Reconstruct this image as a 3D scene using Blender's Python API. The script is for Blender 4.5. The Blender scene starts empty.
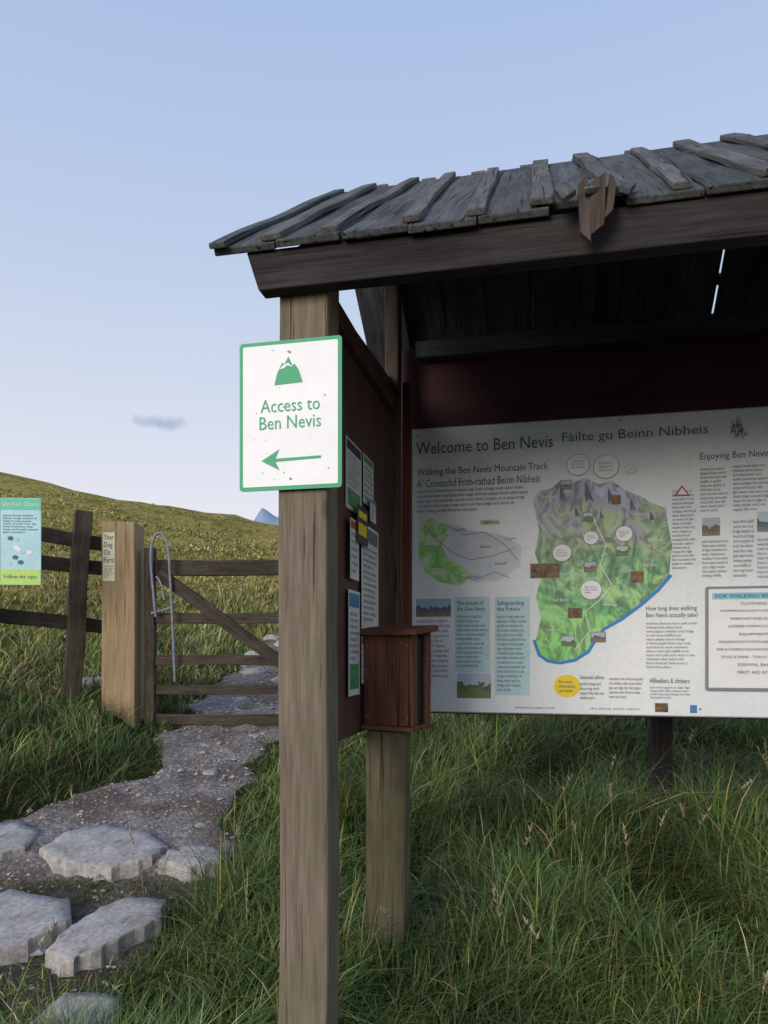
import bpy, bmesh, math, random
import numpy as np
from mathutils import Vector, Matrix
random.seed(7); rng=np.random.default_rng(7)
scene=bpy.context.scene
COL=scene.collection
TH=math.radians(12.3)

# ------------------------------------------------------------ node helpers
def new_mat(name):
    m=bpy.data.materials.new(name); m.use_nodes=True
    nt=m.node_tree; nt.nodes.clear()
    out=nt.nodes.new('ShaderNodeOutputMaterial')
    b=nt.nodes.new('ShaderNodeBsdfPrincipled')
    nt.links.new(b.outputs[0],out.inputs[0])
    return m,nt,b
def N(nt,t,**kw):
    n=nt.nodes.new(t)
    for k,v in kw.items():
        if k.startswith('i_'):
            n.inputs[k[2:].replace('_',' ')].default_value=v
        else: setattr(n,k,v)
    return n
def ramp(nt,fac,stops):
    r=nt.nodes.new('ShaderNodeValToRGB')
    el=r.color_ramp.elements
    while len(el)<len(stops): el.new(0.5)
    for e,(p,c) in zip(el,stops):
        e.position=p; e.color=(c[0],c[1],c[2],1) if hasattr(c,'__len__') else (c,c,c,1)
    nt.links.new(fac,r.inputs[0]); return r
def mixc(nt,mode,fac,a,b):
    m=nt.nodes.new('ShaderNodeMix'); m.data_type='RGBA'; m.blend_type=mode
    for sock,val in ((m.inputs[0],fac),(m.inputs[6],a),(m.inputs[7],b)):
        if hasattr(val,'is_output'): nt.links.new(val,sock)
        elif hasattr(val,'__len__'): sock.default_value=(val[0],val[1],val[2],1)
        else: sock.default_value=val
    return m.outputs[2]

_wood={}
def wood(name,dark,light,axis='Z',rough=0.85,crack=0.35,blotch=0.45,green=0.0,bump=0.5,fine=1.0):
    key=(name,axis)
    if key in _wood: return _wood[key]
    m,nt,b=new_mat(name+'_'+axis)
    tc=N(nt,'ShaderNodeTexCoord'); oi=N(nt,'ShaderNodeObjectInfo')
    mul=N(nt,'ShaderNodeVectorMath',operation='SCALE'); mul.inputs[0].default_value=(13,7,19)
    nt.links.new(oi.outputs['Random'],mul.inputs['Scale'])
    add=N(nt,'ShaderNodeVectorMath',operation='ADD')
    nt.links.new(tc.outputs['Object'],add.inputs[0]); nt.links.new(mul.outputs[0],add.inputs[1])
    def stretched(s_long,s_cross):
        mp=N(nt,'ShaderNodeMapping')
        sc=[s_cross]*3; sc['XYZ'.index(axis)]=s_long
        mp.inputs['Scale'].default_value=sc
        nt.links.new(add.outputs[0],mp.inputs[0]); return mp.outputs[0]
    n1=N(nt,'ShaderNodeTexNoise',i_Scale=1.0,i_Detail=5.0,i_Roughness=0.75,i_Distortion=0.35)
    nt.links.new(stretched(4.5*fine,85*fine),n1.inputs['Vector'])
    n2=N(nt,'ShaderNodeTexNoise',i_Scale=1.0,i_Detail=3.0,i_Roughness=0.6)
    nt.links.new(stretched(3,9),n2.inputs['Vector'])
    n3=N(nt,'ShaderNodeTexNoise',i_Scale=1.0,i_Detail=2.0,i_Roughness=0.5,i_Distortion=0.6)
    nt.links.new(stretched(2.2,95),n3.inputs['Vector'])
    c=ramp(nt,n1.outputs[0],[(0.3,dark),(0.68,light)]).outputs[0]
    bl=ramp(nt,n2.outputs[0],[(0.3,1-blotch),(0.65,1.0)]).outputs[0]
    c=mixc(nt,'MULTIPLY',1.0,c,bl)
    cr=ramp(nt,n3.outputs[0],[(0.31,max(0,1-crack*1.8)),(0.37,1.0)]).outputs[0]
    c=mixc(nt,'MULTIPLY',1.0,c,cr)
    vo=N(nt,'ShaderNodeTexVoronoi',i_Scale=1.0)
    nt.links.new(stretched(3.5,11),vo.inputs['Vector'])
    kn=ramp(nt,vo.outputs[0],[(0.05,0.4),(0.12,1.0)]).outputs[0]
    c=mixc(nt,'MULTIPLY',0.7,c,kn)
    mr=N(nt,'ShaderNodeMapRange'); mr.inputs['To Min'].default_value=0.78; mr.inputs['To Max'].default_value=1.15
    nt.links.new(oi.outputs['Random'],mr.inputs[0])
    c=mixc(nt,'MULTIPLY',1.0,c,mr.outputs[0])
    if green>0:
        n4=N(nt,'ShaderNodeTexNoise',i_Scale=9.0,i_Detail=4.0)
        nt.links.new(add.outputs[0],n4.inputs['Vector'])
        g=ramp(nt,n4.outputs[0],[(0.42,0.0),(0.7,green)]).outputs[0]
        c=mixc(nt,'MIX',g,c,(0.13,0.145,0.065))
    nt.links.new(c,b.inputs['Base Color'])
    b.inputs['Roughness'].default_value=rough
    b.inputs['Specular IOR Level'].default_value=0.25
    bp=N(nt,'ShaderNodeBump',i_Strength=bump,i_Distance=0.004)
    hh=mixc(nt,'MULTIPLY',1.0,n1.outputs[0],cr)
    nt.links.new(hh,bp.inputs['Height']); nt.links.new(bp.outputs[0],b.inputs['Normal'])
    _wood[key]=m; return m

WOODS={
 'post':dict(dark=(0.135,0.108,0.082),light=(0.285,0.235,0.185),green=0.3,crack=0.38,bump=0.7,blotch=0.28),
 'boxpost':dict(dark=(0.12,0.10,0.06),light=(0.25,0.21,0.125),green=0.4,crack=0.35,bump=0.7),
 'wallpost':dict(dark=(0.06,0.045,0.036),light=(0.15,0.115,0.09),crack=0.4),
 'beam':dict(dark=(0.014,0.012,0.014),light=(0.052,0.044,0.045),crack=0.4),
 'roof':dict(dark=(0.038,0.044,0.050),light=(0.135,0.145,0.153),crack=0.5,green=0.12,bump=0.8),
 'batten':dict(dark=(0.060,0.060,0.062),light=(0.21,0.205,0.205),crack=0.5,green=0.1,bump=0.9),
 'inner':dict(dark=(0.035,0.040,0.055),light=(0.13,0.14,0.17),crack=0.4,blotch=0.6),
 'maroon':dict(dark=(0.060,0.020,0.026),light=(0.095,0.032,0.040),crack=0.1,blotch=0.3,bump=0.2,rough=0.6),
 'trim':dict(dark=(0.12,0.036,0.030),light=(0.18,0.060,0.048),crack=0.15,blotch=0.3,bump=0.2,rough=0.6),
 'panel':dict(dark=(0.085,0.042,0.036),light=(0.135,0.068,0.058),crack=0.1,blotch=0.3,bump=0.2,rough=0.65),
 'leaflet':dict(dark=(0.14,0.052,0.030),light=(0.30,0.130,0.075),crack=0.4,bump=0.6),
 'fence':dict(dark=(0.028,0.022,0.020),light=(0.115,0.090,0.074),crack=0.4,green=0.2),
 'newpost':dict(dark=(0.31,0.22,0.12),light=(0.50,0.38,0.22),crack=0.25,blotch=0.2,bump=0.35),
 'splinter':dict(dark=(0.045,0.035,0.030),light=(0.17,0.13,0.105),crack=0.6,bump=0.9),
}
def W(kind,axis): return wood('wood_'+kind,axis=axis,**WOODS[kind])

# ------------------------------------------------------------ object helpers
def empty(name,loc=(0,0,0),rz=0):
    e=bpy.data.objects.new(name,None); e.location=loc; e.rotation_euler=(0,0,rz)
    e.empty_display_size=0.1; COL.objects.link(e); return e
def link(o,parent=None):
    COL.objects.link(o)
    if parent is not None: o.parent=parent
    return o
def box(name,dims,loc,kind=None,parent=None,rot=(0,0,0),bevel=0.004,mat=None,jit=0.0,shape=None):
    bm=bmesh.new(); bmesh.ops.create_cube(bm,size=1.0)
    for v in bm.verts: v.co=Vector((v.co.x*dims[0],v.co.y*dims[1],v.co.z*dims[2]))
    ax=max(range(3),key=lambda i:dims[i])
    if jit>0:
        n=max(2,int(dims[ax]/0.12))
        ed=[e for e in bm.edges if abs((e.verts[0].co-e.verts[1].co)[ax])>dims[ax]*0.5]
        bmesh.ops.subdivide_edges(bm,edges=ed,cuts=n,use_grid_fill=True)
        ph=random.random()*9
        for v in bm.verts:
            k=v.co[ax]
            for i in range(3):
                if i!=ax: v.co[i]+=jit*math.sin(k*(5+i*2.3)+ph+i*2)+random.uniform(-jit,jit)*0.35
                else: v.co[i]+=random.uniform(-jit,jit)*0.3
    if shape: shape(bm)
    me=bpy.data.meshes.new(name); bm.to_mesh(me); bm.free()
    o=bpy.data.objects.new(name,me); o.location=loc; o.rotation_euler=rot
    me.materials.append(mat if mat else W(kind,'XYZ'[ax]))
    if bevel>0:
        md=o.modifiers.new('bevel','BEVEL'); md.width=bevel; md.segments=2; md.limit_method='ANGLE'
        md.angle_limit=math.radians(50)
    return link(o,parent)
def beam_between(name,p0,p1,w,h,kind,parent=None,jit=0.002,roll=0,mat=None,bevel=0.004):
    p0=Vector(p0);p1=Vector(p1); d=p1-p0
    o=box(name,(w,h,d.length),(p0+p1)/2,kind,parent,bevel=bevel,jit=jit,mat=mat)
    q=d.to_track_quat('Z','Y'); o.rotation_mode='QUATERNION'
    o.rotation_quaternion=q@Matrix.Rotation(roll,4,'Z').to_quaternion(); return o
def poly(name,pts,y,mat,parent,thick=0.0):
    me=bpy.data.meshes.new(name)
    bm=bmesh.new(); vs=[bm.verts.new((p[0],y,p[1])) for p in pts]; f=bm.faces.new(vs)
    f.normal_update()
    if f.normal.y>0: f.normal_flip()
    if thick>0:
        r=bmesh.ops.extrude_face_region(bm,geom=[f])
        for v in [g for g in r['geom'] if isinstance(g,bmesh.types.BMVert)]: v.co.y+=thick
        bmesh.ops.recalc_face_normals(bm,faces=bm.faces)
    bm.to_mesh(me); bm.free(); me.materials.append(mat)
    o=bpy.data.objects.new(name,me); return link(o,parent)
def quad(name,x0,x1,z0,z1,y,mat,parent,thick=0.0,r=0.0):
    if r<=0: pts=[(x0,z0),(x1,z0),(x1,z1),(x0,z1)]
    else:
        pts=[]
        for cx,cz,a0 in ((x0+r,z0+r,180),(x1-r,z0+r,270),(x1-r,z1-r,0),(x0+r,z1-r,90)):
            for k in range(5):
                a=math.radians(a0+k*22.5); pts.append((cx+r*math.cos(a),cz+r*math.sin(a)))
    return poly(name,pts,y,mat,parent,thick)
def disc(name,cx,cz,rx,rz,y,mat,parent):
    return poly(name,[(cx+rx*math.cos(i*math.pi/10),cz+rz*math.sin(i*math.pi/10)) for i in range(20)],y,mat,parent)
def flat(name,col,rough=0.5,noise=0.08,scale=30,spec=0.3):
    m,nt,b=new_mat(name)
    tc=N(nt,'ShaderNodeTexCoord'); n=N(nt,'ShaderNodeTexNoise',i_Scale=float(scale),i_Detail=3.0)
    nt.links.new(tc.outputs['Object'],n.inputs['Vector'])
    r=ramp(nt,n.outputs[0],[(0.3,[c*(1-noise) for c in col]),(0.7,[min(1,c*(1+noise*0.5)) for c in col])])
    nt.links.new(r.outputs[0],b.inputs['Base Color'])
    b.inputs['Roughness'].default_value=rough; b.inputs['Specular IOR Level'].default_value=spec
    return m
def photo_mat(name,sky,mid,low,scale=14):
    m,nt,b=new_mat(name)
    tc=N(nt,'ShaderNodeTexCoord'); sp=N(nt,'ShaderNodeSeparateXYZ'); nt.links.new(tc.outputs['Generated'],sp.inputs[0])
    n=N(nt,'ShaderNodeTexNoise',i_Scale=float(scale*3),i_Detail=6.0); nt.links.new(tc.outputs['Object'],n.inputs['Vector'])
    ma=N(nt,'ShaderNodeMath',operation='MULTIPLY_ADD'); ma.inputs[1].default_value=0.9; nt.links.new(n.outputs[0],ma.inputs[0]); nt.links.new(sp.outputs['Z'],ma.inputs[2])
    r=ramp(nt,ma.outputs[0],[(0.45,low),(0.75,mid),(0.98,[c*.6 for c in mid]),(1.0,sky)])
    nt.links.new(r.outputs[0],b.inputs['Base Color']); b.inputs['Roughness'].default_value=0.35
    return m
def text(name,s,x0,x1,z0,z1,y,mat,parent,align_h=True):
    cu=bpy.data.curves.new(name,'FONT'); cu.body=s; cu.size=1.0; cu.resolution_u=2
    cu.materials.append(mat)
    o=bpy.data.objects.new(name,cu); link(o,None)
    bpy.context.view_layer.update()
    bb=[Vector(c) for c in o.bound_box]
    mnx=min(c.x for c in bb);mxx=max(c.x for c in bb);mny=min(c.y for c in bb);mxy=max(c.y for c in bb)
    sx=(x1-x0)/(mxx-mnx); sy=(z1-z0)/(mxy-mny)
    o.parent=parent; o.rotation_euler=(math.pi/2,0,0); o.scale=(sx,sy,1)
    o.location=(x0-mnx*sx,y,z0-mny*sy); return o
WORDS="the path to summit of Ben Nevis is rough and steep in places allow seven hours return carry map compass warm clothing boots water food weather can change quickly on the mountain please respect wildlife take litter home visitors welcome glen river forest ridge climbers route north face observatory track stone bridge deer birds plants moss rare arctic community trust local people path work volunteers support".split()
def para(nl,chars):
    lines=[]
    for i in range(nl):
        l=''
        target=chars*random.uniform(0.8,1.0) if i<nl-1 else chars*0.55
        while len(l)<target: l+=random.choice(WORDS)+' '
        lines.append(l[:chars].strip())
    return '\n'.join(lines)

# ------------------------------------------------------------ terrain
_dirs=[(rng.uniform(0,6.28),rng.uniform(0.6,1.7),rng.uniform(0,6.28)) for _ in range(40)]
def fn(x,y,s,k0,n=7):
    r=0
    for i in range(n):
        a,f,p=_dirs[(k0+i)%40]
        r=r+np.sin((x*math.cos(a)+y*math.sin(a))*f*6.283/s+p)
    return r/n**0.5
def sst(x,a,b):
    t=np.clip((x-a)/(b-a),0,1); return t*t*(3-2*t)
PY=np.array([0.2,1.2,2.08,2.25,2.57,2.92,3.37,3.86,4.36,5.4,7,9,14,25,40])
PL=np.array([-1.7,-1.7,-1.75,-1.75,-1.8,-1.85,-1.50,-1.16,-1.28,-1.27,-1.30,-1.28,-0.75,1.1,4.1])
PR=np.array([-1.05,-1.0,-0.95,-0.82,-0.74,-0.66,-0.68,-0.72,-0.54,-0.62,-0.88,-0.92,-0.3,1.6,4.6])
def path_lr(y):
    l=np.interp(y,PY,PL)+0.05*np.sin(y*7.1)+0.03*np.sin(y*17+1)
    r=np.interp(y,PY,PR)+0.04*np.sin(y*8.3+2)+0.03*np.sin(y*19)
    return l,r
def height(x,y):
    x=np.asarray(x,float); y=np.asarray(y,float)
    near=-1.45+0.217*np.maximum(y,-3)
    S=0.150-0.00302*np.clip(x,-75,18)
    hill=-0.473+(y-4.5)*S
    crest=-0.473+65.5*S
    far=crest-(np.maximum(y-70,0)**1.15*0.22)
    far=np.maximum(far,-45)
    w=sst(y,62,82); hl=hill*(1-w)+far*w
    hl=np.where(y>82,far,hl)
    w2=sst(y,3.6,5.6)
    z=near*(1-w2)+hl*w2
    l,r=path_lr(y)
    inside=sst(x,l-0.25,l+0.02)*(1-sst(x,r-0.02,r+0.25))
    off=1-inside
    off=np.where((y>0.2)&(y<40),off,1.0)
    z=z+off*(0.03*fn(x,y,0.9,0)+0.015*fn(x,y,0.35,9))*sst(y,-5,2)
    z=z-(1-off)*(0.025*(1-sst(y,2.80,2.90))+0.015*(1-sst(y,3.15,3.4)))
    z=z+0.15*(1-sst(x,-1.75,-1.35))*np.exp(-((y-4.0)/1.1)**2)*off
    z=z+0.05*sst(x,-0.6,-0.2)*sst(y,1.0,2.2)*(1-sst(y,4,6))*off
    z=z+fn(x,y,9,15)*0.12*sst(y,8,20)+fn(x,y,28,22)*0.40*sst(y,20,45)+fn(x,y,4,31)*0.06*sst(y,6,14)
    return z
def grid_mesh(name,X,Y,Z,mat):
    ny,nx=X.shape
    me=bpy.data.meshes.new(name)
    co=np.stack([X,Y,Z],-1).reshape(-1,3).astype(np.float32)
    idx=np.arange(nx*ny).reshape(ny,nx)
    f=np.stack([idx[:-1,:-1],idx[:-1,1:],idx[1:,1:],idx[1:,:-1]],-1).reshape(-1,4)
    me.vertices.add(len(co)); me.vertices.foreach_set('co',co.ravel())
    me.loops.add(f.size); me.loops.foreach_set('vertex_index',f.ravel().astype(np.int32))
    me.polygons.add(len(f)); me.polygons.foreach_set('loop_start',np.arange(0,f.size,4,dtype=np.int32))
    me.polygons.foreach_set('loop_total',np.full(len(f),4,dtype=np.int32))
    me.polygons.foreach_set('use_smooth',np.ones(len(f),dtype=bool))
    me.update(calc_edges=True); me.validate(); me.materials.append(mat)
    o=bpy.data.objects.new(name,me); return link(o)

m_ground,nt,b=new_mat('grassy_ground')
tc=N(nt,'ShaderNodeTexCoord')
na=N(nt,'ShaderNodeTexNoise',i_Scale=0.16,i_Detail=7.0,i_Roughness=0.7); nt.links.new(tc.outputs['Object'],na.inputs['Vector'])
nb=N(nt,'ShaderNodeTexNoise',i_Scale=2.2,i_Detail=6.0,i_Roughness=0.8); nt.links.new(tc.outputs['Object'],nb.inputs['Vector'])
ca=ramp(nt,na.outputs[0],[(0.34,(0.13,0.145,0.03)),(0.45,(0.26,0.23,0.055)),(0.52,(0.37,0.30,0.09)),(0.60,(0.23,0.22,0.05)),(0.70,(0.14,0.145,0.03))]).outputs[0]
cb=ramp(nt,nb.outputs[0],[(0.36,0.40),(0.5,0.9),(0.64,1.3)]).outputs[0]
far_c=mixc(nt,'MULTIPLY',0.95,ca,cb)
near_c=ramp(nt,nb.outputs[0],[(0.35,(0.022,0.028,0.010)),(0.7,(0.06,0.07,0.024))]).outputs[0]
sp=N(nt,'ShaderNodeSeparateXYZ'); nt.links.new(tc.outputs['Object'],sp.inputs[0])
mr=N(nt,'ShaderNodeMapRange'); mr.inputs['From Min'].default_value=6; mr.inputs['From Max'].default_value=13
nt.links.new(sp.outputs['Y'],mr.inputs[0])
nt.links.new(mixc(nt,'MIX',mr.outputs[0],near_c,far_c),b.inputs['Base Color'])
b.inputs['Roughness'].default_value=0.95; b.inputs['Specular IOR Level'].default_value=0.05
bp=N(nt,'ShaderNodeBump',i_Strength=0.9,i_Distance=0.15); nt.links.new(nb.outputs[0],bp.inputs['Height']); nt.links.new(bp.outputs[0],b.inputs['Normal'])

tx=np.linspace(-1,1,361)
gx=np.sign(tx)*(np.abs(tx)*5.5+ (np.exp(np.maximum(np.abs(tx)-0.45,0)*14)-1)*2.6)
gy=np.concatenate([np.linspace(-60,-1,14)[:-1],np.linspace(-1,9,230)[:-1],9+np.cumsum(0.055*1.0335**np.arange(240))])
gy=gy[gy<9000]
X,Y=np.meshgrid(gx,gy)
ground=grid_mesh('ground',X,Y,height(X,Y),m_ground)

# path
m_path,nt,b=new_mat('gravel_path')
tc=N(nt,'ShaderNodeTexCoord')
v1=N(nt,'ShaderNodeTexVoronoi',i_Scale=95.0); nt.links.new(tc.outputs['Object'],v1.inputs['Vector'])
v2=N(nt,'ShaderNodeTexNoise',i_Scale=2.6,i_Detail=6.0,i_Roughness=0.7); nt.links.new(tc.outputs['Object'],v2.inputs['Vector'])
v3=N(nt,'ShaderNodeTexNoise',i_Scale=40.0,i_Detail=5.0,i_Roughness=0.7); nt.links.new(tc.outputs['Object'],v3.inputs['Vector'])
sepc=N(nt,'ShaderNodeSeparateColor'); nt.links.new(v1.outputs['Color'],sepc.inputs[0])
c1=ramp(nt,sepc.outputs[0],[(0.0,(0.17,0.15,0.14)),(0.7,(0.26,0.235,0.225)),(1.0,(0.40,0.37,0.36))]).outputs[0]
c2=ramp(nt,v2.outputs[0],[(0.40,(0.50,0.41,0.34)),(0.54,(1,1,1))]).outputs[0]
c3=ramp(nt,v3.outputs[0],[(0.35,0.65),(0.6,1.05)]).outputs[0]
c=mixc(nt,'MULTIPLY',0.9,mixc(nt,'MULTIPLY',0.9,c1,c2),c3)
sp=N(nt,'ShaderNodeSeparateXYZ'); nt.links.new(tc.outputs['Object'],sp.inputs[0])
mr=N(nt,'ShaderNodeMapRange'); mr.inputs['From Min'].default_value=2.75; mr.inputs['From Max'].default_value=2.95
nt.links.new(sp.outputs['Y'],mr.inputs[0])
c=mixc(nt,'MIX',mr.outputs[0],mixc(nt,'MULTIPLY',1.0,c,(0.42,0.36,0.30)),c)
mr2=N(nt,'ShaderNodeMapRange'); mr2.inputs['From Min'].default_value=4.8; mr2.inputs['From Max'].default_value=6.5
nt.links.new(sp.outputs['Y'],mr2.inputs[0])
c=mixc(nt,'MIX',mr2.outputs[0],c,mixc(nt,'MULTIPLY',1.0,c,(0.80,0.68,0.55)))
nt.links.new(c,b.inputs['Base Color']); b.inputs['Roughness'].default_value=0.9
bp=N(nt,'ShaderNodeBump',i_Strength=0.4,i_Distance=0.008,invert=True); nt.links.new(v1.outputs['Distance'],bp.inputs['Height'])
bp2=N(nt,'ShaderNodeBump',i_Strength=0.5,i_Distance=0.015); nt.links.new(v3.outputs[0],bp2.inputs['Height']); nt.links.new(bp.outputs[0],bp2.inputs['Normal'])
nt.links.new(bp2.outputs[0],b.inputs['Normal'])
ys=np.concatenate([np.linspace(0.2,9,380),np.linspace(9.1,40,120)]); cols=np.linspace(0,1,40)
L,R=path_lr(ys); PX=(L-0.08)[:,None]+cols[None,:]*(R-L+0.16)[:,None]; PYY=np.repeat(ys[:,None],40,1)
edge=np.minimum(cols,1-cols)[None,:]*(R-L)[:,None]
PZ=height(PX,PYY)+0.014+0.006*fn(PX,PYY,0.25,4)+0.004*fn(PX,PYY,0.09,12)-0.05*(1-sst(edge,0,0.09))
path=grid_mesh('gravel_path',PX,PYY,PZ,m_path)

# stones
m_stone,nt,b=new_mat('pale_stone')
tc=N(nt,'ShaderNodeTexCoord')
n1=N(nt,'ShaderNodeTexNoise',i_Scale=9.0,i_Detail=8.0,i_Roughness=0.75,i_Distortion=0.4); nt.links.new(tc.outputs['Object'],n1.inputs['Vector'])
n2=N(nt,'ShaderNodeTexNoise',i_Scale=60.0,i_Detail=4.0); nt.links.new(tc.outputs['Object'],n2.inputs['Vector'])
c=ramp(nt,n1.outputs[0],[(0.32,(0.20,0.18,0.155)),(0.44,(0.38,0.36,0.345)),(0.66,(0.53,0.51,0.50))]).outputs[0]
c=mixc(nt,'MULTIPLY',0.6,c,ramp(nt,n2.outputs[0],[(0.35,0.5),(0.6,1.0)]).outputs[0])
nt.links.new(c,b.inputs['Base Color']); b.inputs['Roughness'].default_value=0.85
bp=N(nt,'ShaderNodeBump',i_Strength=0.7,i_Distance=0.008); nt.links.new(n1.outputs[0],bp.inputs['Height']); nt.links.new(bp.outputs[0],b.inputs['Normal'])

def slab(name,pts,ztop,tilt=0.2,thick=0.2):
    bm=bmesh.new()
    cx=sum(p[0] for p in pts)/len(pts); cy=sum(p[1] for p in pts)/len(pts)
    out=[]
    for i,p in enumerate(pts):
        q=pts[(i+1)%len(pts)]
        for k in range(6):
            t=k/6; out.append((p[0]+(q[0]-p[0])*t+random.uniform(-.008,.008),p[1]+(q[1]-p[1])*t+random.uniform(-.008,.008)))
    rings=[(1.0,-thick),(1.012,-0.05),(1.0,-0.006),(0.985,0.0),(0.75,0.0),(0.5,0.001),(0.25,0.001)]
    vr=[]
    for s,dz in rings:
        r=[]
        for (x,y) in out:
            xx=cx+(x-cx)*s; yy=cy+(y-cy)*s
            z=ztop+tilt*(yy-cy)+dz+float(0.0035*fn(xx,yy,0.3,3)+0.0018*fn(xx,yy,0.07,20))
            r.append(bm.verts.new((xx-cx,yy-cy,z-ztop)))
        vr.append(r)
    n=len(out); side=[]
    for j,(a,bq) in enumerate(zip(vr[:-1],vr[1:])):
        for i in range(n):
            f=bm.faces.new((a[i],a[(i+1)%n],bq[(i+1)%n],bq[i])); f.smooth=j>=3
    c0=bm.verts.new((0,0,float(0.0035*fn(cx,cy,0.3,3))))
    for i in range(n): bm.faces.new((vr[-1][i],vr[-1][(i+1)%n],c0)).smooth=True
    bmesh.ops.recalc_face_normals(bm,faces=bm.faces)
    me=bpy.data.meshes.new(name); bm.to_mesh(me); bm.free(); me.materials.append(m_stone)
    o=bpy.data.objects.new(name,me); o.location=(cx,cy,ztop); return link(o)
SL=[
 [(-1.36,2.93),(-1.24,2.83),(-1.02,2.79),(-0.90,2.86),(-0.87,2.97),(-0.99,3.09),(-1.20,3.16),(-1.33,3.08)],
 [(-1.78,2.86),(-1.56,2.85),(-1.43,2.95),(-1.44,3.10),(-1.58,3.18),(-1.85,3.15)],
 [(-0.86,2.83),(-0.72,2.79),(-0.62,2.84),(-0.65,2.93),(-0.76,2.97),(-0.85,2.94)],
 [(-1.50,2.30),(-1.27,2.24),(-1.12,2.32),(-1.04,2.46),(-1.10,2.58),(-1.33,2.64),(-1.5,2.55)],
 [(-1.05,2.29),(-0.96,2.23),(-0.86,2.30),(-0.74,2.47),(-0.76,2.58),(-0.90,2.60),(-1.00,2.48)],
 [(-0.98,1.96),(-0.84,1.93),(-0.72,2.00),(-0.76,2.13),(-0.93,2.15)],
 [(-1.38,1.98),(-1.2,1.93),(-1.08,2.0),(-1.12,2.15),(-1.34,2.16)],
]
slab_polys=SL
for p in SL:
    cy=sum(q[1] for q in p)/len(p); slab('stone_step',p,-1.45+.217*cy+(.026 if cy>2.2 else -.006))

def rock(name,loc,r,sq=0.6,parent=None):
    bm=bmesh.new(); bmesh.ops.create_icosphere(bm,subdivisions=3,radius=r)
    s=random.random()*50
    for v in bm.verts:
        d=v.co.normalized()
        k=1+0.18*float(fn(np.array(d.x*1.0+s),np.array(d.y+d.z*1.3),1.6,6))
        v.co=v.co*k; v.co.z*=sq
    for f in bm.faces: f.smooth=True
    me=bpy.data.meshes.new(name); bm.to_mesh(me); bm.free(); me.materials.append(m_stone)
    o=bpy.data.objects.new(name,me); o.location=loc; o.rotation_euler=(0,0,random.random()*6); return link(o,parent)
for (x,y,r) in [(-0.88,3.75,0.045),(-1.0,4.15,0.03),(-1.22,5.5,0.07),(-0.8,5.9,0.09),(-1.1,6.2,0.10),(-0.96,6.8,0.12),(-1.25,7.1,0.10),(-2.08,5.3,0.17),(-1.9,5.8,0.12),(-1.0,5.2,0.05),(-1.05,7.8,0.12),(-1.25,8.2,0.10),(-.8,3.2,.03),(-1.15,3.5,.025),(-.75,4.3,.04)]:
    rock('rock',(x,y,float(height(x,y))+r*0.15),r,0.5)

def gravel():
    n=3200
    y=rng.uniform(1.6,8.5,n); l,r=path_lr(y); x=l+rng.random(n)*(r-l)
    s=rng.lognormal(-5.1,0.5,n)
    s=np.minimum(s,0.026)
    z=height(x,y)+0.014+s*0.25
    base=np.array([(1,0,0),(-1,0,0),(0,1,0),(0,-1,0),(0,0,.6),(0,0,-.6)],float)
    fac=np.array([(0,2,4),(2,1,4),(1,3,4),(3,0,4),(2,0,5),(1,2,5),(3,1,5),(0,3,5)])
    a=rng.random(n)*6.28; jt=rng.uniform(.6,1.3,(n,6,3))
    P=base[None]*jt; ca,sa=np.cos(a)[:,None],np.sin(a)[:,None]
    Q=np.stack([P[...,0]*ca-P[...,1]*sa,P[...,0]*sa+P[...,1]*ca,P[...,2]],-1)*s[:,None,None]+np.stack([x,y,z],-1)[:,None,:]
    F=(fac[None]+np.arange(n)[:,None,None]*6).reshape(-1,3)
    me=bpy.data.meshes.new('loose_gravel'); me.from_pydata(Q.reshape(-1,3).tolist(),[],F.tolist()); me.materials.append(m_stone)
    link(bpy.data.objects.new('loose_gravel',me))
gravel()

# ------------------------------------------------------------ grass
m_grass,nt,b=new_mat('grass_blades')
at=N(nt,'ShaderNodeAttribute',attribute_name='Col')
b.inputs['Roughness'].default_value=0.55; b.inputs['Specular IOR Level'].default_value=0.25
nt.links.new(at.outputs['Color'],b.inputs['Base Color'])
ACC=[]
def blades(P,h,w,az,lean,col):
    n=len(h); ts=np.array([0,.3,.65,1.0]); wf=np.array([1,.9,.6,0])
    d=np.stack([np.cos(az),np.sin(az),0*az],-1)
    ph=az+math.pi/2+rng.normal(0,0.8,n); sd=np.stack([np.cos(ph),np.sin(ph),0*ph],-1)
    V=np.zeros((n,7,3))
    k=0
    for i,t in enumerate(ts):
        c=P+d*(h*lean*t**1.8)[:,None]; c[:,2]+=h*(t-0.38*np.minimum(lean,1.6)*t**2.2)
        if i<3:
            V[:,k]=c-sd*(w*wf[i]*.5)[:,None]; V[:,k+1]=c+sd*(w*wf[i]*.5)[:,None]; k+=2
        else: V[:,k]=c
    tone=np.array([.5,.5,.88,.88,1,1,1.12])  # root shade painted into blade colour, brightening toward the tip
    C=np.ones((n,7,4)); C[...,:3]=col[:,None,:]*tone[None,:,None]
    ACC.append((V,C))
def inpoly(x,y,p,grow=0.03):
    p=np.array(p); c=p.mean(0); p=c+(p-c)*(1+grow*4)
    r=np.zeros(len(x),bool); j=len(p)-1
    for i in range(len(p)):
        xi,yi=p[i]; xj,yj=p[j]
        r^=((yi>y)!=(yj>y))&(x<(xj-xi)*(y-yi)/(yj-yi+1e-12)+xi); j=i
    return r
def bare(x,y,margin=0.0):
    l,r=path_lr(y); b=(x>l+margin)&(x<r-margin)&(y<40)&(y>0.2)
    strip=((y>2.64)&(y<2.80)&(x<-0.8)&(rng.random(len(x))<0.8))|((y<2.22)&(rng.random(len(x))<0.7))|((y>2.3)&(y<2.8)&(x>-0.73))|((y>2.2)&(y<2.65)&(rng.random(len(x))<0.3))
    b&=~strip
    for s in slab_polys: b|=inpoly(x,y,s,-0.015)
    return b
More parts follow.
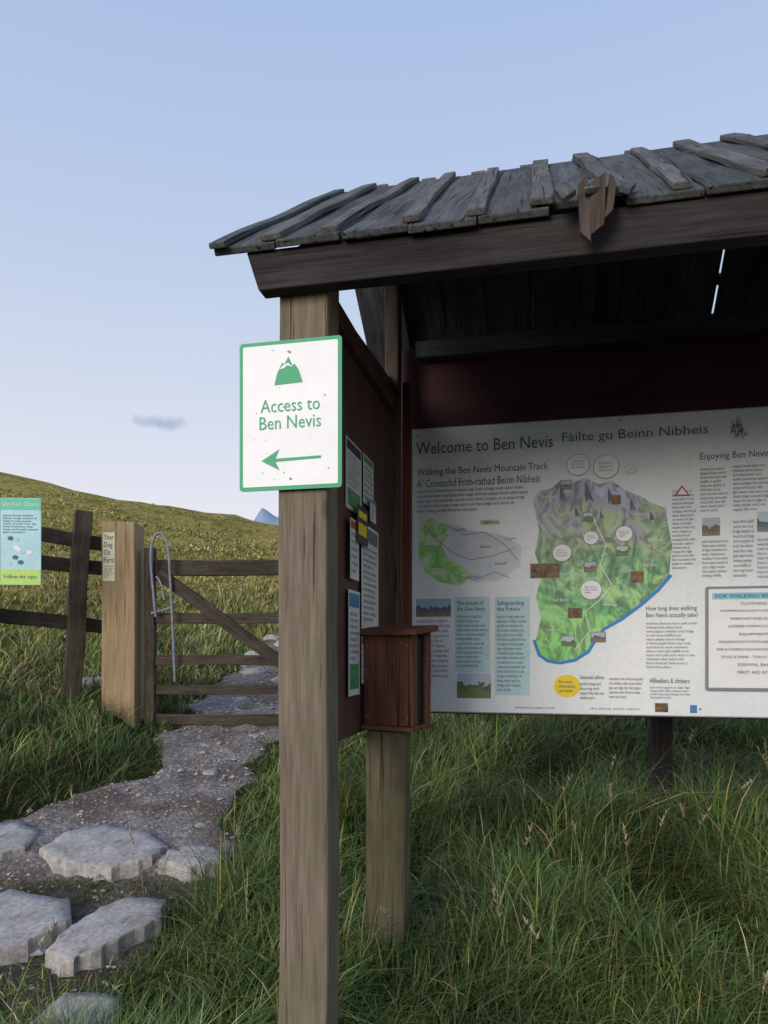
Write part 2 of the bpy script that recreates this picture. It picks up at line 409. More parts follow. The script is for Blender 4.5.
GRN=np.array([(0.070,0.125,0.030),(0.10,0.170,0.042),(0.140,0.215,0.062),(0.085,0.145,0.050)])
STR=np.array([(0.33,0.28,0.14),(0.42,0.36,0.21),(0.25,0.21,0.10)])
OLV=np.array([(0.25,0.24,0.055),(0.32,0.28,0.075),(0.19,0.21,0.05),(0.42,0.35,0.13)])
def colours(n,straw,ol,tone):
    c=GRN[rng.integers(0,4,n)].copy()
    o=rng.random(n)<ol; c[o]=OLV[rng.integers(0,4,n)][o]
    s=rng.random(n)<straw; c[s]=STR[rng.integers(0,3,n)][s]
    return c*tone[:,None]*rng.uniform(.7,1.3,n)[:,None]
def tussocks(nt_,per,dmin,dmax,h0,h1,w,az0,az1,straw,ol,rad,pw=1.0,margin=0.0,spread=0.9):
    u=rng.random(nt_); d=dmin*(dmax/dmin)**(u**pw)
    a=rng.uniform(math.radians(az0),math.radians(az1),nt_)
    cx=d*np.sin(a); cy=d*np.cos(a)
    ht=h0+(h1-h0)*rng.random(nt_)**1.5
    ht*=1+0.40*fn(cx,cy,1.0,18)*(d<8)
    tone=np.clip(1+0.34*fn(cx,cy,0.8,27)+rng.normal(0,.2,nt_),.4,1.9)
    dirb=fn(cx,cy,1.5,33)*1.6
    ht*=1-0.5*np.exp(-(((cx-0.02)/0.22)**2+((cy-2.05)/0.25)**2))
    ht*=1+0.9*np.exp(-(((cx-1.1)/0.9)**2+((cy-3.05)/0.28)**2))
    idx=np.repeat(np.arange(nt_),per); n=len(idx)
    r=rad*np.sqrt(rng.random(n))*np.clip(d[idx]/4,1,6); th=rng.random(n)*6.283
    x=cx[idx]+r*np.cos(th); y=cy[idx]+r*np.sin(th)
    keep=~bare(x,y,margin); idx=idx[keep];x=x[keep];y=y[keep];th=th[keep]; n=len(x)
    az=np.where(rng.random(n)<0.6,th,dirb[idx])+rng.normal(0,.6,n)
    lean=np.abs(rng.normal(spread*.7,spread*.45,n))+.1
    h=np.clip(ht[idx],.04,None)*rng.uniform(.55,1.15,n)
    l,rr=path_lr(y); ed=np.where(y<9,np.minimum(np.abs(x-l),np.abs(x-rr)),9); inside=(x>l-.0)&(x<rr+.0)&(y<9)
    h*=np.where(ed<0.25,.45+.55*ed/.25,1.0); h=np.where(inside,np.minimum(h,0.07),h)
    ww=w*rng.uniform(.6,1.3,n)*np.clip(d[idx]/4,1,12)
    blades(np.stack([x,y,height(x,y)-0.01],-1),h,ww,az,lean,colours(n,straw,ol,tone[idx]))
tussocks(9000,14,1.35,5.2,.08,.26,.0044,-40,48,.07,.08,.05,1.0,spread=1.2)
tussocks(2400,16,1.6,5.0,.04,.10,.004,-40,48,.05,.1,.07)
tussocks(4200,13,5.0,14,.12,.30,.0065,-40,45,.16,.45,.09)
tussocks(4800,7,12,66,.12,.24,.010,-36,8,.3,.9,.14,pw=.85)
def seeds(n):
    a=rng.uniform(math.radians(-30),math.radians(34),n); d=rng.uniform(1.9,4.4,n); x=d*np.sin(a); y=d*np.cos(a)
    k=~bare(x,y); x=x[k];y=y[k];n=len(x); z=height(x,y); h=rng.uniform(.26,.40,n); az=rng.random(n)*6.28; ln=rng.uniform(.1,.5,n)
    st=np.tile(np.array([[.26,.23,.12]]),(n,1))
    blades(np.stack([x,y,z],-1),h,np.full(n,.0028),az,ln,st)
    m=14; i=np.repeat(np.arange(n),m); t=rng.uniform(.78,1.0,len(i))
    px=x[i]+np.cos(az[i])*h[i]*ln[i]*t**1.8; py=y[i]+np.sin(az[i])*h[i]*ln[i]*t**1.8; pz=z[i]+h[i]*(t-.38*ln[i]*t**2.2)
    blades(np.stack([px,py,pz],-1),rng.uniform(.012,.03,len(i)),np.full(len(i),.005),rng.random(len(i))*6.28,rng.uniform(.3,1.2,len(i)),np.tile(np.array([[.42,.38,.24]]),(len(i),1)))
seeds(100)
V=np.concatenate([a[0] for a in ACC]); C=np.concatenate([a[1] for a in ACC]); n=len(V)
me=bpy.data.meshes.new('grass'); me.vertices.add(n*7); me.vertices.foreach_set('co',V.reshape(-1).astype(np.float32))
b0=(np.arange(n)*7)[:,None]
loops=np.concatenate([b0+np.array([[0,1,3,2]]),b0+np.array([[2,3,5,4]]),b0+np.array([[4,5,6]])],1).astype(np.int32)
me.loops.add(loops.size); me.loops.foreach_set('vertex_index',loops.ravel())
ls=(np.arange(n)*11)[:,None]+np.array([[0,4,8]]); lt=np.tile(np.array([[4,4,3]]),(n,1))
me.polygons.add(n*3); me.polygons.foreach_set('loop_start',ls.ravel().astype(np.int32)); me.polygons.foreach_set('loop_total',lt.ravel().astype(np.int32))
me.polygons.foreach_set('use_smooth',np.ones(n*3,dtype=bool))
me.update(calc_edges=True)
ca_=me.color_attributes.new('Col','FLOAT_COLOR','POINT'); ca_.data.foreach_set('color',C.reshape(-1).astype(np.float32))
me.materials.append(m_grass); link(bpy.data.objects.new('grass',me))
print('blades',n)

# ------------------------------------------------------------ distant mountain
m_mt,nt,b=new_mat('haze_tinted_mountain')
tc=N(nt,'ShaderNodeTexCoord'); n1=N(nt,'ShaderNodeTexNoise',i_Scale=0.006,i_Detail=8.0); nt.links.new(tc.outputs['Object'],n1.inputs['Vector'])
nt.links.new(ramp(nt,n1.outputs[0],[(0.35,(0.18,0.25,0.40)),(0.65,(0.25,0.33,0.48))]).outputs[0],b.inputs['Base Color']); b.inputs['Roughness'].default_value=1  # aerial haze painted in: blue base colour stands for distance
mx_=np.linspace(-900,1500,160); my_=np.linspace(2500,3500,60); MX,MY=np.meshgrid(mx_,my_)
prof=np.interp(mx_,[-900,-700,-610,-560,-495,-430,-330,-100,300,800,1500],[-60,250,400,478,575,545,560,480,420,200,-60])
MZ=prof[None,:]*(1-(np.abs(MY-3000)/500)**1.3)-60*(np.abs(MY-3000)/500)+12*fn(MX,MY,160,5)
grid_mesh('mountain',MX,MY,MZ,m_mt)

# ------------------------------------------------------------ information shelter
SH=empty('information_shelter',(-0.18,1.8,0),-TH)
EB,EZ=-0.1435,0.920; RB,RZ=0.87,1.658; A0=-0.189; A1=2.45
a=math.atan2(RZ-EZ,1.0135); ca,sa=math.cos(a),math.sin(a); LEN=1.0135/ca
def gz(ax_,bx_):
    x=-0.18+ax_*math.cos(TH)+bx_*math.sin(TH); y=1.8-ax_*math.sin(TH)+bx_*math.cos(TH)
    return float(height(x,y))
def vpost(name,ax_,bx_,w,d,ztop,kind,jit=0.0025,zb=None):
    zb=gz(ax_,bx_)-0.3 if zb is None else zb
    return box(name,(w,d,ztop-zb),(ax_,bx_,(ztop+zb)/2),kind,SH,jit=jit,bevel=0.007)
vpost('front_post',0.006,-0.025,0.12,0.10,0.90,'post')
vpost('front_post_far',2.2,-0.025,0.12,0.10,0.90,'post')
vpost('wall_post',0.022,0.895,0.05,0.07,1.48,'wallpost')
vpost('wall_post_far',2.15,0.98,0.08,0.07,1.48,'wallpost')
def rake(bm):
    for v in bm.verts:
        if v.co.x<-1.0 and v.co.z<0: v.co.x+=0.03
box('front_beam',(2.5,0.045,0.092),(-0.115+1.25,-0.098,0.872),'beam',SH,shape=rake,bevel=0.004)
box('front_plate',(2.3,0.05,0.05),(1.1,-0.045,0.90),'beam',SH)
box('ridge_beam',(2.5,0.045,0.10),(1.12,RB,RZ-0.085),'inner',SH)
def slope_box(name,a_c,w,t0,t1,th,lift,kind,front=True,dz=0,yaw=0,roll=0):
    tm=(t0+t1)/2
    if front:
        bb=EB+tm*ca-lift*sa; zz=EZ+tm*sa+lift*ca+dz; rx=a
    else:
        bb=RB+(LEN-tm)*ca+lift*sa; zz=EZ+tm*sa+lift*ca+dz; rx=-a
    return box(name,(w,t1-t0,th),(a_c,bb,zz),kind,SH,rot=(rx,roll,yaw),bevel=0.003,jit=0.002)
pitch=0.152; k=0
x=A0
while x<A1-0.01:
    t0=random.uniform(-0.012,0.012)
    if abs(x+pitch/2-0.69)<0.08: t0=0.07
    slope_box('roof_board_%d'%k,x+pitch/2,pitch-0.004,t0,LEN,0.016,-0.006,'roof')
    x+=pitch; k+=1
k=0; x=A0+0.13
while x<A1:
    if abs(x-0.69)<0.08:
        slope_box('cover_batten_%d'%k,x-.01,0.05,0.02,LEN,0.020,0.013,'batten',yaw=.03)
    else:
        slope_box('cover_batten_%d'%k,x+random.uniform(-.012,.012),random.uniform(.036,.054),random.uniform(-0.010,0.025),LEN-random.uniform(0,.04),0.015,0.0105,'batten',yaw=random.uniform(-.02,.02),roll=random.uniform(-.05,.05))
    x+=pitch; k+=1
slope_box('verge_board',A0+0.02,0.04,-0.01,LEN,0.012,0.0085,'roof')
bw=0.1722; k=0; x=A0
while x<A1:
    g=.0065 if k in (7,8) else .003
    slope_box('back_board_%d'%k,x+bw/2+(.0025 if k==8 else 0),bw-g,0,LEN,0.018,0,'inner',front=False)
    if k not in (7,8): slope_box('back_batten_%d'%k,x+bw,0.05,0,LEN,0.02,0.02,'batten',front=False)
    else:
        slope_box('back_batten_%da'%k,x+bw,0.05,0,.64,0.02,0.02,'batten',front=False)
        slope_box('back_batten_%db'%k,x+bw+.004,0.014,.76,.80,0.02,0.02,'batten',front=False)
        slope_box('back_batten_%dc'%k,x+bw,0.05,.95+.02*(k-7),LEN,0.02,0.02,'batten',front=False)
    x+=bw; k+=1
for nm,ax_ in (('rafter_end',-0.01),('rafter_mid',0.72),('rafter_far',2.2)):
    beam_between(nm+'_front',(ax_,EB+0.10,EZ-0.00),(ax_,RB,RZ-0.06),0.045,0.06,'inner',SH)
    beam_between(nm+'_back',(ax_,RB,RZ-0.06),(ax_,RB+(RB-EB)-0.05,EZ-0.02),0.045,0.06,'inner',SH)
box('back_eave_beam',(2.45,0.05,0.10),(1.1,RB+RB-EB-0.07,0.85),'inner',SH)
vpost('back_post_mid',1.06,RB+RB-EB-0.12,0.09,0.09,0.88,'beam')
vpost('back_post_far',2.2,RB+RB-EB-0.12,0.09,0.09,0.88,'beam')
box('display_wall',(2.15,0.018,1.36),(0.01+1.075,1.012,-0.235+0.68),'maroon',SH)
box('wall_top_rail',(2.05,0.05,0.06),(0.09+1.03,0.975,1.10),'inner',SH)
box('wall_trim',(0.034,0.03,1.24),(0.063,0.955,-0.26+0.62),'trim',SH)
def sidetop(bm):
    for v in bm.verts:
        if v.co.z>0.3 and v.co.y>0: v.co.z+=0.06
box('side_panel',(0.018,0.80,1.17),(0.004,0.45,-0.25+0.585),'panel',SH,shape=sidetop)
box('side_rail',(0.03,0.80,0.05),(0.028,0.44,0.87),'panel',SH)
# broken, split board ends hanging off the eave
def ragged(lo,hi):
    def f(bm):
        zs=[v.co.z for v in bm.verts]; z0,z1=min(zs),max(zs)
        for v in bm.verts:
            if v.co.z<z0+.01: v.co.z+=lo if v.co.x>0 else -lo
            elif v.co.z>z1-.01: v.co.z+=hi if v.co.x>0 else -hi
    return f
def shard(i,w,h,x,b,z,rx,ry,lo,hi,kind='splinter'):
    box('broken_board_%d'%i,(w,.012,h),(x,b,z),kind,SH,rot=(rx,ry,0),bevel=.0015,jit=.002,shape=ragged(lo,hi))
shard(1,.032,.115,.662,-.166,.900,-.08,.04,.012,.010)
shard(2,.020,.13,.636,-.163,.895,-.14,-.03,-.012,.012)
shard(3,.016,.085,.688,-.162,.915,-.2,.12,.010,-.012)
shard(4,.034,.085,.600,-.160,.940,-.75,-.25,.012,.010,'batten')
shard(5,.024,.10,.722,-.130,.950,-.95,.30,-.012,.010,'roof')
shard(6,.030,.13,.655,-.125,.965,-.90,.05,.01,.01,'batten')

m_paper=flat('notice_paper',(0.68,0.70,0.72),0.5,0.12,18)
m_ink=flat('dark_ink',(0.05,0.055,0.06),0.6)
m_grey=flat('grey_ink',(0.17,0.19,0.21),0.6)
m_yel=flat('yellow_ink',(0.80,0.62,0.04),0.5)
m_blue=flat('blue_ink',(0.06,0.22,0.46),0.5)
m_green=flat('sign_green',(0.0,0.34,0.15),0.4,0.06)
m_white=flat('sign_white',(0.76,0.79,0.84),0.35,0.05,12,0.4)
m_nred=flat('notice_red',(.5,.08,.05),.5); m_ngreen=flat('notice_green',(.12,.34,.16),.5,.4,40)
_nk=[0]
def notice(name,b0,b1,z0,z1,mat=None,txt=None,head=None,pic=None,tilt=0.0):
    e=bpy.data.objects.new(name,None); COL.objects.link(e); _nk[0]+=1
    e.parent=SH; e.location=(0.0140+.0025*_nk[0],b0,z0); e.rotation_euler=(0,tilt,math.pi/2)
    w=b1-b0;h=z1-z0
    quad('sheet',0,w,0,h,0,mat or m_paper,e)
    if head: quad('heading',w*.06,w*.94,h*.84,h*.97,-0.0006,head,e)
    if pic: quad('picture',w*.1,w*.9,h*.06,h*.30,-0.0006,pic,e)
    if txt: text('print',para(txt,22),w*.1,w*.9,h*(.34 if pic else .08),h*.80,-0.0008,m_grey,e)
    return e
notice('notice_top',.27,.45,.40,.60,txt=8,head=m_ink,pic=m_ngreen)
notice('notice_upper',.46,.60,.45,.60,txt=6,head=m_ngreen)
notice('notice_mid',.43,.66,.06,.385,txt=13,head=m_grey)
notice('notice_low',.27,.40,-.13,.17,txt=8,head=m_blue,pic=m_ngreen)
notice('notice_lower',.41,.50,-.10,.04,txt=6,head=m_nred)
notice('notice_small',.27,.37,.20,.37,txt=6,head=m_nred)
notice('notice_tiny',.50,.58,.40,.47,txt=4,head=m_blue)
n_=notice('warning_notice',.33,.46,.31,.42,mat=m_ink); quad('stripe',.015,.115,.025,.06,-0.0006,m_yel,n_); quad('stripe_2',.015,.115,.075,.095,-0.0006,m_yel,n_)

# ------------------------------------------------------------ access sign
sl=Matrix.Rotation(-TH,4,'Z')@Vector((-0.1455,-0.087,0)); 
SG=empty('trail_access_sign',(-0.18+sl.x,1.8+sl.y,0.373),-TH)
quad('green_border',0,.25,0,.348,0.0,m_green,SG,thick=0.003,r=0.008)
quad('white_face',.009,.241,.009,.339,-0.001,m_white,SG,r=0.004)
def SX(u): return (u-240.5)*0.00246
def SZ(v): return (490.5-v)*0.00234
poly('mountain_icon',[(SX(276),SZ(386)),(SX(304),SZ(385)),(SX(300),SZ(372)),(SX(296),SZ(366)),(SX(294),SZ(368)),(SX(290),SZ(358.5)),(SX(286),SZ(366)),(SX(284),SZ(364)),(SX(279),SZ(374))],-0.002,m_green,SG)
poly('summit_snow',[(SX(281),SZ(371)),(SX(285),SZ(367)),(SX(290),SZ(365)),(SX(295),SZ(370)),(SX(292),SZ(368.5)),(SX(289),SZ(367.5)),(SX(286),SZ(370))],-0.003,m_white,SG)
text('sign_line_1','Access to',SX(262),SX(321),SZ(413),SZ(400),-0.002,m_green,SG)
text('sign_line_2','Ben Nevis',SX(261),SX(322),SZ(430),SZ(417),-0.002,m_green,SG)
poly('arrow',[(SX(263),SZ(461)),(SX(281),SZ(450)),(SX(277),SZ(459.3)),(SX(322),SZ(458.5)),(SX(322),SZ(461)),(SX(277),SZ(462.4)),(SX(281),SZ(471))],-0.002,m_green,SG)
m_screw=flat('screw_metal',(0.25,0.25,0.26),0.4)
disc('screw_1',SX(291),SZ(354),.0028,.0028,-0.0035,m_screw,SG); disc('screw_2',SX(292),SZ(480),.0028,.0028,-0.0035,m_screw,SG)
for i in range(22):
    x_=random.uniform(.02,.23); z_=random.uniform(.02,.33); poly('scuff_%d'%i,[(x_,z_),(x_+random.uniform(.001,.005),z_+random.uniform(-.002,.002)),(x_+.002,z_+random.uniform(.001,.003))],-0.0025-i*.00005,m_grey,SG)

# ------------------------------------------------------------ information board
BD=empty('information_board',(0.104,2.75,-0.226),-TH)
C_,S_=math.cos(TH),math.sin(TH)
def bs(u,v):
    t=(u-384)/740.; s=(t*2.75-.104)/(C_+S_*t); d=2.75-S_*s
    return s,(650-v)/740.*d+.226
m_board,nt,b=new_mat('board_print_base')
tc=N(nt,'ShaderNodeTexCoord'); n1=N(nt,'ShaderNodeTexNoise',i_Scale=2.2,i_Detail=5.0,i_Roughness=0.6); nt.links.new(tc.outputs['Object'],n1.inputs['Vector'])
n2=N(nt,'ShaderNodeTexNoise',i_Scale=45.0,i_Detail=3.0); nt.links.new(tc.outputs['Object'],n2.inputs['Vector'])
c=ramp(nt,n1.outputs[0],[(0.3,(0.66,0.74,0.80)),(0.7,(0.79,0.83,0.87))]).outputs[0]
c=mixc(nt,'MULTIPLY',0.2,c,ramp(nt,n2.outputs[0],[(0.35,0.75),(0.5,1.0)]).outputs[0])
nt.links.new(c,b.inputs['Base Color']); b.inputs['Roughness'].default_value=0.25
quad('panel_sheet',0,1.95,0,1.044,0,m_board,BD,thick=0.006)
quad('panel_edge',-0.004,1.954,-0.004,1.048,0.004,flat('board_edge',(0.3,0.31,0.32)),BD,thick=0.006)
m_teal=flat('teal_ink',(0.05,0.16,0.17),0.5)
m_title=flat('title_ink',(0.05,0.12,0.13),0.5)
m_pale=flat('pale_blue_print',(0.46,0.68,0.74),0.4)
def T(nm,s,u0,v0,u1,v1,mat=m_title,y=-0.0022):
    x0,z0=bs(u0,v1); x1,_=bs(u1,v1); _,z1=bs(u0,v0)
    return text(nm,s,x0,x1,z0,z1,y,mat,BD)
def Q(nm,u0,v0,u1,v1,mat,y=-0.001):
    x0,z0=bs(u0,v1); x1,_=bs(u1,v1); _,z1=bs(u0,v0)
    return quad(nm,x0,x1,z0,z1,y,mat,BD)
T('title','Welcome to Ben Nevis',416,443,553,455)
T('title_gaelic','Fàilte gu Beinn Nibheis',562,433,708,445,m_teal)
T('heading','Walking the Ben Nevis Mountain Track',417,469,548,478)
T('heading_gaelic',"A' Coiseachd Frith-rathad Beinn Nibheis",417,480,540,488,m_teal)
T('heading_enjoy','Enjoying Ben Nevis and Glen Nevis',700,453,830,462)
k=0
def P(u0,v0,u1,v1,nl,ch,mat=m_grey):
    global k; k+=1
    T('body_text_%d'%k,para(nl,ch),u0,v0,u1,v1,mat)
P(417,490,528,514,5,80)
PH=[photo_mat('print_photo_lake',(.45,.55,.65),(.12,.18,.20),(.16,.24,.30)),photo_mat('print_photo_hill',(.42,.52,.62),(.10,.18,.07),(.16,.18,.07)),photo_mat('print_photo_rock',(.40,.44,.50),(.17,.14,.13),(.26,.18,.10)),photo_mat('print_photo_walkers',(.30,.42,.60),(.10,.12,.20),(.28,.18,.12),20)]
Q('footpath_photo',416,599,451,617,PH[3])
P(417,619,450,682,13,22)
Q('people_block',455,597,490,672,m_pale,-0.0008)
T('people_heading','The people of\nthe Glen Nevis',457,601,485,611)
P(457,615,488,668,12,24)
Q('safe_block',495,597,530,695,m_pale,-0.0008)
T('safe_heading','Safeguarding\nthe Future',497,601,524,611)
P(497,615,527,692,17,24)
m_ph=flat('photo_dark',(0.07,0.09,0.06),0.4,0.8,70); m_ph2=flat('photo_brown',(0.18,0.12,0.06),0.4,0.8,70)
Q('landscape_photo',457,673,491,698,PH[1])
P(672,490,696,570,20,18); P(646,622,697,669,12,34)
T('walk_heading','How long does walking\nBen Nevis actually take?',646,606,698,619)
P(700,468,728,512,11,20); P(733,465,772,512,11,26); P(776,465,830,512,11,30)
Q('enjoy_photo_1',702,518,720,536,PH[2]); P(702,540,728,578,9,20)
Q('enjoy_photo_2',757,512,800,532,PH[0]); P(733,520,754,578,12,18); P(757,538,800,578,9,28)
T('climb_heading','Hillwalkers & climbers:',650,678,690,683); P(650,686,690,699,4,34)
T('help_heading','Seasonal advice',580,675,604,679); P(580,682,604,700,4,20); P(609,677,643,698,5,30)
x_,z_=bs(567,686); disc('yellow_badge',x_,z_,.046,.040,-0.0015,m_yel,BD); T('badge_text','For more\ninformation\nsee inside',559,680,575,692,m_title,-0.003)
Q('logo_1',655,703,668,712,m_ph2); Q('logo_2',690,705,697,713,m_blue); P(515,706,555,709,1,40); P(590,707,640,710,1,40)
tx_=[bs(674,496),bs(690,496),bs(682,485)]
poly('warning_triangle',tx_,-0.0015,flat('warning_red',(0.5,0.06,0.04)),BD)
ci=[(sum(p[0] for p in tx_)/3+(p[0]-sum(q[0] for q in tx_)/3)*.65,sum(p[1] for p in tx_)/3+(p[1]-sum(q[1] for q in tx_)/3)*.65) for p in tx_]
poly('warning_inner',ci,-0.003,m_white,BD)
for i in range(40):
    u=738+random.gauss(0,4.0); v=429+random.gauss(0,4.5)+(.5*(u-738)); x_,z_=bs(u,v)
    poly('thistle_leaf_%d'%i,[(x_,z_),(x_+random.uniform(-.014,.014),z_+random.uniform(.007,.02)),(x_+random.uniform(-.010,.010),z_-random.uniform(.007,.014))],-0.0012-i*0.00006,m_grey,BD)
# illustrated relief map
m_map,nt,b=new_mat('map_illustration')
tc=N(nt,'ShaderNodeTexCoord'); sp=N(nt,'ShaderNodeSeparateXYZ'); nt.links.new(tc.outputs['Object'],sp.inputs[0])
n1=N(nt,'ShaderNodeTexNoise',i_Scale=6.0,i_Detail=8.0,i_Roughness=0.6,i_Distortion=1.2); nt.links.new(tc.outputs['Object'],n1.inputs['Vector'])
mpg=N(nt,'ShaderNodeMapping'); mpg.inputs['Scale'].default_value=(1,1,0.55); mpg.inputs['Rotation'].default_value=(0,0.5,0); nt.links.new(tc.outputs['Object'],mpg.inputs[0])
n2=N(nt,'ShaderNodeTexNoise',i_Scale=15.0,i_Detail=7.0,i_Roughness=0.6,i_Distortion=2.4); nt.links.new(mpg.outputs[0],n2.inputs['Vector'])
mh=N(nt,'ShaderNodeMath',operation='MULTIPLY_ADD'); mh.inputs[1].default_value=0.7; nt.links.new(n1.outputs[0],mh.inputs[0]); nt.links.new(sp.outputs['Z'],mh.inputs[2])
mr=N(nt,'ShaderNodeMapRange'); mr.inputs['From Min'].default_value=0.5; mr.inputs['From Max'].default_value=1.22; nt.links.new(mh.outputs[0],mr.inputs[0])
c=ramp(nt,mr.outputs[0],[(0.0,(0.14,0.54,0.13)),(0.22,(0.26,0.62,0.18)),(0.34,(0.06,0.30,0.11)),(0.46,(0.32,0.58,0.22)),(0.56,(0.08,0.28,0.14)),(0.66,(0.30,0.46,0.22)),(0.78,(0.30,0.31,0.42)),(0.90,(0.46,0.46,0.66)),(1.0,(0.26,0.26,0.42))]).outputs[0]
c=mixc(nt,'MULTIPLY',0.9,c,ramp(nt,n2.outputs[0],[(0.38,0.35),(0.5,0.85),(0.52,1.1),(0.7,1.3)]).outputs[0])
c=mixc(nt,'MIX',0.06,c,(0.7,0.75,0.8))
nt.links.new(c,b.inputs['Base Color']); b.inputs['Roughness'].default_value=0.3
MP=[(533,502),(538,492),(552,488),(560,481),(572,483),(585,478),(598,484),(612,481),(625,490),(640,496),(652,503),(666,508),(668,525),(672,545),(669,575),(655,590),(640,605),(618,620),(603,628),(595,640),(588,652),(572,662),(556,664),(541,657),(536,640),(541,618),(536,596),(542,575),(535,553),(539,530)]
poly('map_relief',[bs(*p) for p in MP],-0.001,m_map,BD)
def stroke(nm,pts,w,mat,y=-0.002):
    P_=[Vector(bs(*p)) for p in pts]; L_=[];R_=[]
    for i,p in enumerate(P_):
        d=(P_[min(i+1,len(P_)-1)]-P_[max(i-1,0)]).normalized(); nn=Vector((-d.y,d.x))*w/2
        L_.append(p+nn);R_.append(p-nn)
    me=bpy.data.meshes.new(nm); vs=[(q.x,y,q.y) for q in L_+R_]; n=len(P_)
    me.from_pydata(vs,[],[(i,i+1,n+i+1,n+i) for i in range(n-1)]); me.materials.append(mat)
    link(bpy.data.objects.new(nm,me),BD)
m_r1=flat('ridge_shadow',(0.13,0.13,0.22),.4,.3,30); m_r2=flat('ridge_light',(0.46,0.46,0.60),.4,.2,30)
for i,(u,v,w_,h_) in enumerate([(560,494,13,16),(585,492,18,22),(608,496,15,17),(630,505,13,13),(575,512,11,12),(650,516,10,11),(600,515,9,9)]):
    poly('ridge_dark_%d'%i,[bs(u,v-h_/2),bs(u+w_*.25,v-h_*.1),bs(u+w_*.5,v+h_*.45),bs(u+w_*.2,v+h_*.3),bs(u+w_*.05,v+h_*.5),bs(u-w_*.02,v+h_*.1)],-0.0014-i*.0001,m_r1,BD)
    poly('ridge_lit_%d'%i,[bs(u,v-h_/2),bs(u-w_*.02,v+h_*.1),bs(u-w_*.1,v+h_*.4),bs(u-w_*.28,v+h_*.2),bs(u-w_*.5,v+h_*.42),bs(u-w_*.22,v-h_*.1)],-0.0022-i*.0001,m_r2,BD)
stroke('map_river',[(534,640),(539,655),(548,661),(560,663),(575,660),(588,652),(596,639),(604,629),(622,619),(642,604),(658,590),(671,575)],.011,flat('river_blue',(0.05,0.24,0.62)))
stroke('map_stream',[(553,566),(560,575),(575,573),(590,580),(600,575)],.003,m_pale,-0.0032)
stroke('map_track',[(575,650),(590,630),(585,612),(600,600),(612,585),(600,565),(606,545),(596,525),(590,508)],.0028,m_white,-0.0032)
for i,(u,v,r,) in enumerate([(578,465,11),(606,467,12),(562,553,9),(591,538,7),(624,534,8),(591,590,10),(631,469,5)]):
    x_,z_=bs(u,v); disc('callout_rim_%d'%i,x_,z_,r*.0037,r*.0035,-0.0035,m_ink if i<2 else m_grey,BD); disc('callout_%d'%i,x_,z_,r*.0037-.0015,r*.0035-.0015,-0.0045,m_white,BD)
    T('callout_text_%d'%i,para(3,11),u-r*.62,v-r*.4,u+r*.62,v+r*.4,m_grey,-0.0055)
mrust=flat('photo_rust',(0.26,0.14,0.06),0.4,0.6,60)
for i,(u,v,w,h) in enumerate([(566,485,10,8),(588,517,9,8),(616,500,8,8),(545,571,28,13),(590,567,11,9),(622,551,11,9),(637,577,12,10),(575,613,13,9),(598,637,14,9),(568,641,12,9)]):
    Q('map_photo_rim_%d'%i,u-w/2-.7,v-h/2-.7,u+w/2+.7,v+h/2+.7,m_grey,-0.0033)
    Q('map_photo_%d'%i,u-w/2,v-h/2,u+w/2,v+h/2,[PH[2],PH[1],mrust,m_ph2][i%4],-0.004)
for i,(u,v) in enumerate([(549,497),(640,515),(655,540),(650,565),(560,600),(610,605),(553,630)]):
    T('map_label_%d'%i,random.choice(['Carn Dearg','Lochan','Red Burn','Achintee','Halfway']),u-7,v-1.7,u+7,v+1.7,m_white,-0.0035)
sm=[(420,522),(432,518),(445,524),(449,535),(441,545),(447,556),(463,566),(470,577),(460,586),(440,582),(425,572),(418,555)]
m_sm,nt,b=new_mat('small_map_print')
tc=N(nt,'ShaderNodeTexCoord'); n1=N(nt,'ShaderNodeTexNoise',i_Scale=16.0,i_Detail=6.0,i_Distortion=1.0); nt.links.new(tc.outputs['Object'],n1.inputs['Vector'])
nt.links.new(ramp(nt,n1.outputs[0],[(0.35,(0.20,0.55,0.16)),(0.48,(0.36,0.70,0.24)),(0.56,(0.62,0.76,0.60)),(0.7,(0.46,0.72,0.38))]).outputs[0],b.inputs['Base Color'])
poly('route_map_green',[bs(*p) for p in sm],-0.001,m_sm,BD)
m_lav=flat('lavender_print',(0.64,0.71,0.79),.4,.1,20)
poly('route_map_pale',[bs(*p) for p in [(446,522),(470,530),(500,534),(522,546),(520,566),(500,580),(474,582),(462,566),(448,555),(452,538)]],-0.0006,m_lav,BD)
m_red=flat('route_red',(0.45,0.16,0.18))
stroke('route_map_line_1',[(424,524),(437,540),(452,552),(470,560),(492,556),(515,548)],.0022,m_red)
stroke('route_map_line_2',[(445,525),(465,535),(485,532),(505,545),(518,560)],.002,m_grey)
stroke('route_map_line_3',[(455,575),(475,580),(495,572),(510,578)],.002,m_blue)
Q('route_tag',480,520,500,525,m_sm,-0.0012); T('route_label','Glen Nevis',482,521,498,524,m_ink)
for i,(u,v,s) in enumerate([(432,565,'Achintee'),(455,528,'Lochan'),(480,545,'Summit'),(495,562,'Steall'),(468,575,'Glen'),(505,537,'Carn'),(424,545,'Nevis')]): T('place_name_%d'%i,s,u,v,u+11,v+3,m_grey)
fx0,fz0=bs(705,690); fx1=fx0+.30; _,fz1=bs(705,587)
quad('notice_frame',fx0,fx1,fz0,fz1,-0.012,flat('frame_metal',(0.22,0.25,0.29),0.35),BD,thick=0.0115,r=.006)
quad('notice_face',fx0+.009,fx1-.009,fz0+.009,fz1-.009,-0.0135,m_white,BD)
quad('notice_band',fx0+.02,fx1-.02,fz1-.044,fz1-.022,-0.0145,flat('band_blue',(0.25,0.55,0.72)),BD)
text('notice_title','FOR WALKING BEN NEVIS',fx0+.03,fx1-.03,fz1-.039,fz1-.027,-0.0155,m_ink,BD)
zz=fz1-.054
